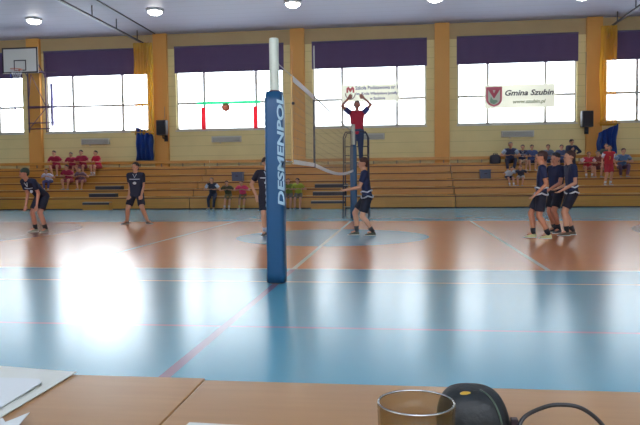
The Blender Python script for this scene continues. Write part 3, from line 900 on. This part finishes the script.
# referee on the stand
person('referee in red vest and blue sleeves standing on the tall stand, both arms raised', (-1.27, 18.9, 1.54), 0, 1.74,
       feet=((-.06, 0, .03), (.06, 0, .03)), hands=((-.135, -.06, 1.03), (.115, -.06, 1.03)), elbow_hint=((-1, -.2, 0), (1, -.2, 0)),
       shirt=(176, 32, 56), sleeve_col=(56, 62, 120), shorts=(52, 64, 96), long_trousers=True, shoe=(50, 50, 60), hair=(100, 80, 70), skin=(170, 110, 96), shirt_low=.03)

def seated(label, X, row, H, shirt, shorts=(50, 44, 60), rot=0, lean=.35, skin=(204, 148, 118), hair=(64, 44, 36), dy=0, spread=.07, shoe=(150, 150, 150), hands=None, row_drop=1, sleeve_col=None, long_trousers=False, long_sleeve=False, extras=(), head=(0, 0, 0), sock=None, group=None, legx=0):
    H *= 1.12; lean += .12
    zt_ = RZ[row-1]; yk = RY[row-1]
    zf = RZ[row-1-row_drop] if row-1-row_drop >= 0 else 0.0
    drop = (zt_-zf)/H
    org = (X, yk+.15+dy, zf)
    pz = drop+.068
    fy = -(.15+.16)/H
    ph = (0, 0, pz)
    hh = hands or ((-.09, -.17, pz+.03+.10), (.09, -.17, pz+.03+.10))
    return person(label, org, rot, H, pelvis=ph, lean=lean, feet=((-spread+legx, fy, .03), (spread+legx, fy-.02, .03)), hands=hh, shirt=shirt, shorts=shorts, skin=skin, hair=hair,
                  shoe=shoe, voxel=.012, knee_hint=((-.3, -1, 1), (.3, -1, 1)), fingers=True, sleeve_col=sleeve_col, long_trousers=long_trousers, long_sleeve=long_sleeve, extras=extras, head=head, sock=sock, elbow_hint=((-1, .4, -.3), (1, .4, -.3)), group=group)
MR = (158, 26, 62)
g1 = 'maroon kit spectators on the left bleachers'
seated('child in maroon kit, leftmost of the upper row on the left bleachers', -14.33, 5, 1.36, MR, (150, 60, 70), group=g1, legx=.03)
seated('child in maroon kit, second from left in the upper left-bleacher row', -13.63, 5, 1.22, MR, (140, 50, 66), group=g1, rot=.1)
seated('child in maroon kit, third from left in the upper row, on the left bleachers', -13.17, 5, 1.34, MR, (120, 44, 66), group=g1, lean=.25)
seated('child in bright crimson kit, right end of the upper row, legs to the side', -12.49, 5, 1.28, (205, 30, 70), (170, 60, 80), rot=-.5, group=g1, sock=(220, 215, 215), lean=.2)
seated('child in maroon kit, left one of the lower pair on the left bleachers', -13.21, 3, 1.28, MR, (150, 70, 80), group=g1, rot=-.1)
seated('child in grey and maroon, right one of the lower pair on the left bleachers', -12.66, 3, 1.14, (120, 92, 104), (150, 90, 100), group=g1, lean=.55)
seated('small child in white shirt and blue trousers sitting left of the maroon group', -14.06, 3, 1.08, (196, 190, 205), (80, 80, 130), lean=.6, hair=(90, 70, 60), long_trousers=True)
g2 = 'children on the lowest row of the middle bleachers'
seated('child in dark jacket with white sleeves on the lowest bleacher row', -7.01, 1, 1.2, (40, 44, 62), (44, 48, 70), row_drop=1, sleeve_col=(200, 205, 215), long_trousers=True, lean=.25, group=g2, hair=(120, 100, 80))
seated('child in black and yellow shirt next to the dark jacket child', -6.42, 1, 1.1, (72, 66, 44), (110, 100, 70), lean=.55, group=g2, sock=(210, 200, 190))
seated('child in pink and red shirt sitting between the yellow shirt and the padded post', -5.87, 1, 1.1, (214, 60, 92), (90, 80, 60), lean=.55, group=g2, sock=(200, 190, 120))
g3 = 'children in yellow bibs behind the blue post'
seated('child in yellow and black bib just right of the blue padded post', -4.14, 1, 1.14, (110, 120, 44), (110, 100, 90), lean=.4, group=g3)
seated('child in bright yellow bib, second to the right of the blue padded post', -3.79, 1, 1.16, (164, 168, 52), (120, 110, 96), lean=.4, group=g3)
# right group
g4 = 'navy kit spectators on the right bleachers'
seated('older spectator in navy and pale blue top at the left end of the right group', 4.08, 5, 1.42, (44, 52, 88), (40, 44, 70), lean=.3, group=g4, sleeve_col=(170, 185, 205), hair=(110, 96, 86), long_trousers=True)
seated('child in navy shirt with white print, second of the right upper row', 4.54, 5, 1.2, (40, 46, 78), (200, 170, 140), lean=.2, group=g4, extras=(chest_print,))
seated('child in slate blue shirt, third of the right upper row', 4.88, 5, 1.2, (70, 84, 130), (60, 66, 100), lean=.2, group=g4)
seated('child in pale blue shirt seen between the heads of the huddle', 5.47, 5, 1.2, (120, 134, 160), (60, 66, 100), lean=.25, group=g4)
seated('child in blue shirt just left of the standing spectator', 5.96, 5, 1.18, (90, 100, 140), (60, 66, 100), lean=.25, group=g4)
person('spectator in dark navy jacket standing among the right bleachers', (6.12, RY[2]+.3, RZ[2]), .15, 1.42, pelvis=(0, 0, .51), lean=.1,
       hands=((-.03, -.10, .72), (.10, -.08, .62)), elbow_hint=((-1, .3, 0), (1, .3, 0)), shirt=(34, 40, 66), shorts=(38, 42, 62), long_sleeve=True, long_trousers=True, voxel=.011, head=(.2, 0, .2), hair=(34, 28, 30))
g5 = 'red kit spectators on the right bleachers'
RD = (186, 34, 44)
seated('child in red and white kit sitting left in the red group on the right', 6.79, 4, 1.2, (200, 60, 74), (190, 120, 110), group=g5, lean=.4, sleeve_col=(215, 190, 190), sock=(220, 220, 220))
seated('child in dull brick red shirt, second in the red group', 7.11, 4, 1.22, (130, 66, 60), (110, 70, 70), group=g5, lean=.35, hair=(110, 40, 36))
seated('child in dark green top half hidden behind the standing red player', 7.58, 5, 1.2, (60, 72, 66), (60, 60, 70), lean=.2)
person('player in red jersey with white sleeves and yellow number standing on the right bleachers', (7.28, RY[1]+.3, RZ[1]), .1, 1.46, pelvis=(0, 0, .5), lean=.08,
       shirt=RD, sleeve_col=(222, 214, 220), shorts=(170, 34, 48), sock=(220, 220, 220), shoe=(200, 200, 205), voxel=.011, extras=(back_number,), hair=(60, 44, 36), head=(0, 0, -.3), feet=((-.08, 0, .03), (.03, -.05, .03)), hands=((-.17, -.03, .5), (.15, -.03, .52)))
seated('spectator in steel blue jacket at the right end of the red group', 8.01, 4, 1.34, (88, 116, 156), (84, 60, 84), lean=.3, sleeve_col=(130, 150, 180), long_trousers=True, hair=(90, 66, 56))

# ------------------------------------------------------------------ things on the bleachers
def soft_bag(name, label, cat, loc, sx, sy, sz, m, strap=True, rot=0, m2=None):
    t = thing(name, label, cat, loc, rot)
    bm = bmesh.new(); bmesh.ops.create_cube(bm, size=1)
    bmesh.ops.subdivide_edges(bm, edges=bm.edges[:], cuts=5, use_grid_fill=True)
    rn = random.Random(len(label))
    for v in bm.verts:
        c = v.co*2; q = Vector((c.x*math.sqrt(max(0, 1-c.y**2/4-c.z**2/6)), c.y*math.sqrt(max(0, 1-c.x**2/4-c.z**2/6)), c.z*math.sqrt(max(0, 1-c.x**2/3))))
        q = c.lerp(q, .75)
        v.co = Vector((q.x*sx/2, q.y*sy/2, max((q.z+1)*sz/2*(1-.12*abs(q.x)), 0)))+Vector((rn.uniform(-1, 1), rn.uniform(-1, 1), 0))*.006
    mn = min(v.co.z for v in bm.verts)
    for v in bm.verts: v.co.z -= mn
    obj('bag_body' if strap else 'cloth_pile', bm, m, t, True)
    bm = bmesh.new(); tube(bm, [(-sx*.25, -sy*.3, sz*.75), (-sx*.15, -sy*.3, sz*1.08), (sx*.15, -sy*.3, sz*1.08), (sx*.25, -sy*.3, sz*.75)], .014, 8)
    if strap: obj('handle', bm, m2 or m, t, True)
    else:
        bm.free(); bm = bmesh.new(); tube(bm, [(-sx*.4, -sy*.2, sz*.5), (0, -sy*.4, sz*.75), (sx*.35, -sy*.25, sz*.55)], .03, 8); obj('folded_sleeve', bm, m2 or m, t, True)
    return t
soft_bag('sports_bag', 'black domed sports bag on the top bleacher row right of centre', 'bag', (3.55, 26.45, 1.59), .42, .3, .38, mat('bag_black', (36, 34, 50), .6))
m_bin = mat('blue_grey_plastic', (72, 80, 104), .5)
def crate(label, loc, w_, d, h):
    t = thing('storage_box', label, 'box', loc)
    obj('tub', box(-w_/2, w_/2, -d/2, d/2, 0, h*.85), m_bin, t, bevel=.012)
    obj('lid', box(-w_/2-.012, w_/2+.012, -d/2-.012, d/2+.012, h*.85, h), m_bin, t, bevel=.008)
    obj('handle', box(-.06, .06, -d/2-.03, -d/2-.001, h*.5, h*.6), m_blk, t)
crate('dark grey box on the bleachers left of the near padded post', (-6.38, 25.45, 1.03), .42, .3, .36)
crate('blue grey box on the bleachers left of the right hand spectators', (3.06, 25.5, 1.03), .38, .3, .34)
seated('child in white shirt and navy shorts bending forward below the right upper row', 3.84, 3, .96, (196, 198, 208), (36, 44, 76), lean=.85, sock=(215, 215, 220), hair=(50, 44, 44), shoe=(205, 205, 205), rot=.35)
seated('child in dark shirt with bare knees sitting low beside the three boys', 4.33, 3, .98, (62, 62, 80), (190, 186, 180), lean=.75, rot=-.3, hair=(84, 62, 46))
soft_bag('sports_bag', 'small red sports bag on the left bleachers by the lower pair', 'bag', (-13.02, 25.55, 1.03), .22, .2, .2, mat('bag_maroon', (110, 40, 60), .7))

# ------------------------------------------------------------------ scorers' tables in front
m_tab, pt_, g = newmat('beech_laminate', .28)
gr = g.noise(4, 6, (1.2, 14, 1))
g.l.new(g.mix(gr, srgb(142, 100, 56), srgb(168, 126, 78)), pt_.inputs['Base Color'])
pt_.inputs['Coat Weight'].default_value = .35; pt_.inputs['Coat Roughness'].default_value = .16
m_tl = mat('table_leg_steel', (90, 90, 95), .35, metal=.7)
ZT = .75
def table(label, x0, x1, yf, group):
    t = thing('table', label, 'table', ((x0+x1)/2, yf-.35, 0), group=group)
    h = (x1-x0)/2
    obj('tabletop', box(-h, h, -.35, .35, ZT-.028, ZT), m_tab, t, bevel=.002)
    obj('edge_strip', box(-h+.002, h-.002, .35, .353, ZT-.026, ZT-.003), mat('edge_brown', (120, 84, 56)), t)
    for s in (-1, 1):
        for q in (-1, 1):
            bm = bmesh.new(); tube(bm, [(s*(h-.06), q*.29, 0), (s*(h-.06), q*.29, ZT-.028)], .016, 10); obj('leg', bm, m_tl, t)
    bm = bmesh.new(); bx(bm, -h+.05, h-.05, .28, .3, ZT-.08, ZT-.028); bx(bm, -h+.05, h-.05, -.3, -.28, ZT-.08, ZT-.028); obj('apron_rail', bm, m_tl, t)
table('beech laminate table at the lower left, partly under white sheets', -1.55, -.341, 1.105, 'scorers tables')
table('beech laminate table carrying the amber glass and the black pouch', -.339, 1.0, 1.095, 'scorers tables')
m_paper = mat('paper_white', (196, 198, 188), .7, noise=.03, nscale=20)
m_paper2 = mat('paper_bluish', (198, 202, 200), .7)
def sheet(name, label, pts, z, m, curl=0, cat='paper'):
    bm = bmesh.new()
    vs_ = [bm.verts.new((x, y, z+.0)) for x, y in pts]; f = bm.faces.new(vs_)
    bmesh.ops.triangulate(bm, faces=[f]); bmesh.ops.subdivide_edges(bm, edges=bm.edges[:], cuts=5, use_grid_fill=True)
    if curl:
        for v in bm.verts: v.co.z += curl*(.5+.5*math.sin(v.co.x*37+v.co.y*23))
    bmesh.ops.solidify(bm, geom=bm.faces[:], thickness=.0012)
    lo = min(v.co.z for v in bm.verts)
    for v in bm.verts: v.co.z += z-lo
    return tag(obj(name, bm, m), label, cat)
sheet('paper_sheet', 'large cream sheet of paper reaching over the left end of the table', [(-1.5, .50), (-.58, .50), (-.58, 1.112), (-.75, 1.138), (-1.5, 1.2)], ZT+.0015, m_paper)
sheet('paper_sheet', 'smaller bluish white sheet lying on the cream one, with a shadowed edge', [(-1.45, .45), (-.60, .45), (-.60, 1.03), (-.615, 1.05), (-1.45, 1.08)], ZT+.0040, m_paper2, .003)
sheet('paper_sheet', 'white sheet of paper at the bottom edge, left of the amber glass', [(-.325, .62), (-.14, .62), (-.13, .885), (-.30, .893)], ZT+.001, m_paper2)
sheet('paper_sheet', 'crumpled scrap of white paper at the bottom left corner', [(-.60, .80), (-.52, .80), (-.535, .885), (-.56, .865), (-.575, .882)], ZT+.001, m_paper2, .012)

# amber glass
m_amb = bpy.data.materials.new('amber_glass'); m_amb.use_nodes = True
n = m_amb.node_tree.nodes; l = m_amb.node_tree.links; n.clear()
o_ = n.new('ShaderNodeOutputMaterial'); mxs = n.new('ShaderNodeMixShader'); tr = n.new('ShaderNodeBsdfTransparent'); gl = n.new('ShaderNodeBsdfPrincipled')
tr.inputs[0].default_value = (.86, .80, .70, 1); gl.inputs['Base Color'].default_value = srgb(120, 100, 62); gl.inputs['Roughness'].default_value = .08
mxs.inputs[0].default_value = .16
l.new(tr.outputs[0], mxs.inputs[1]); l.new(gl.outputs[0], mxs.inputs[2]); l.new(mxs.outputs[0], o_.inputs[0])
t = thing('drinking_glass', 'olive amber glass with a bright rim standing on the table', 'glass', (.0145, .775, ZT))
bm = bmesh.new(); lathe(bm, [(0, .0), (.036, .0), (.041, .01), (.044, .04), (.0455, .08), (.0425, .08), (.041, .042), (.037, .012), (0, .010)], 48); obj('glass_body', bm, m_amb, t, True)
bm = bmesh.new(); tube(bm, [(.044*math.cos(a*PI/24), .044*math.sin(a*PI/24), .0805) for a in range(48)], .0013, 8, True); obj('rim', bm, mat('silver_rim', (190, 192, 190), .15, metal=1), t, True)

# black pouch with cable
t = thing('camera_pouch', 'rounded black padded pouch with a small yellow badge behind the amber glass', 'pouch', (.094, .905, ZT))
m_pch = mat('pouch_black', (22, 26, 28), .6, bump=.15, nscale=60)
bm = bmesh.new()
R = []
NS, NT = 36, 18
for j in range(NT+1):
    v = j/NT*PI/2
    row_ = []
    for i in range(NS):
        a = 2*PI*i/NS
        ex = .55
        cx = math.copysign(abs(math.cos(a))**.8, math.cos(a)); cy = math.copysign(abs(math.sin(a))**.8, math.sin(a))
        k = math.cos(v)**ex
        row_.append(bm.verts.new((.049*cx*k-.004*math.sin(v), .05*cy*k, .06*math.sin(v)**.9)))
    R.append(row_)
for j in range(NT):
    for i in range(NS): bm.faces.new((R[j][i], R[j][(i+1) % NS], R[j+1][(i+1) % NS], R[j+1][i]))
bm.faces.new(R[0]); bmesh.ops.remove_doubles(bm, verts=bm.verts, dist=1e-4)
pb_ = obj('pouch_body', bm, m_pch, t, True)
bm = bmesh.new()
tube(bm, [(.049*math.cos(v)**.55*math.cos(.9)**.8+.001-.004*math.sin(v), -.0505*math.cos(v)**.55*math.sin(.9)**.8, .0605*math.sin(v)**.9) for v in [i*PI/2/14 for i in range(14)]], .0012, 6)
obj('piping', bm, mat('pouch_piping', (70, 84, 70), .5), t, True)
bm = bmesh.new(); bmesh.ops.create_icosphere(bm, subdivisions=3, radius=1, matrix=Matrix.Translation((-.012, -.0225, .0565)) @ Matrix.Rotation(.5, 4, 'X') @ Matrix.Diagonal((.0085, .006, .0022, 1)))
obj('badge', bm, mat('badge_yellow', (176, 140, 50), .4), t, True)
bm = bmesh.new(); bx(bm, .045, .054, -.03, -.02, .016, .028); bx(bm, .045, .051, -.026, -.018, .0, .016); obj('buckle', bm, m_blk, t, bevel=.001)
bm = bmesh.new()
cp = [(.136, .80, ZT+.004), (.140, .84, ZT+.018), (.152, .86, ZT+.036), (.178, .86, ZT+.051), (.200, .86, ZT+.0545), (.222, .86, ZT+.051), (.243, .86, ZT+.036), (.258, .85, ZT+.015), (.262, .80, ZT+.003), (.250, .68, ZT+.003)]
pts = []
for i in range(len(cp)-1):
    p0_ = Vector(cp[max(i-1, 0)]); p1_ = Vector(cp[i]); p2_ = Vector(cp[i+1]); p3_ = Vector(cp[min(i+2, len(cp)-1)])
    for j in range(6):
        u = j/6
        pts.append(.5*((2*p1_)+(-p0_+p2_)*u+(2*p0_-5*p1_+4*p2_-p3_)*u*u+(-p0_+3*p1_-3*p2_+p3_)*u**3))
tube(bm, pts, .0028, 8)
tag(obj('cable', bm, mat('cable_black', (24, 22, 24), .4), smooth=True), 'thin black cable arching over the table right of the pouch', 'cable')

bpy.data.scenes.remove(tmp_scene)
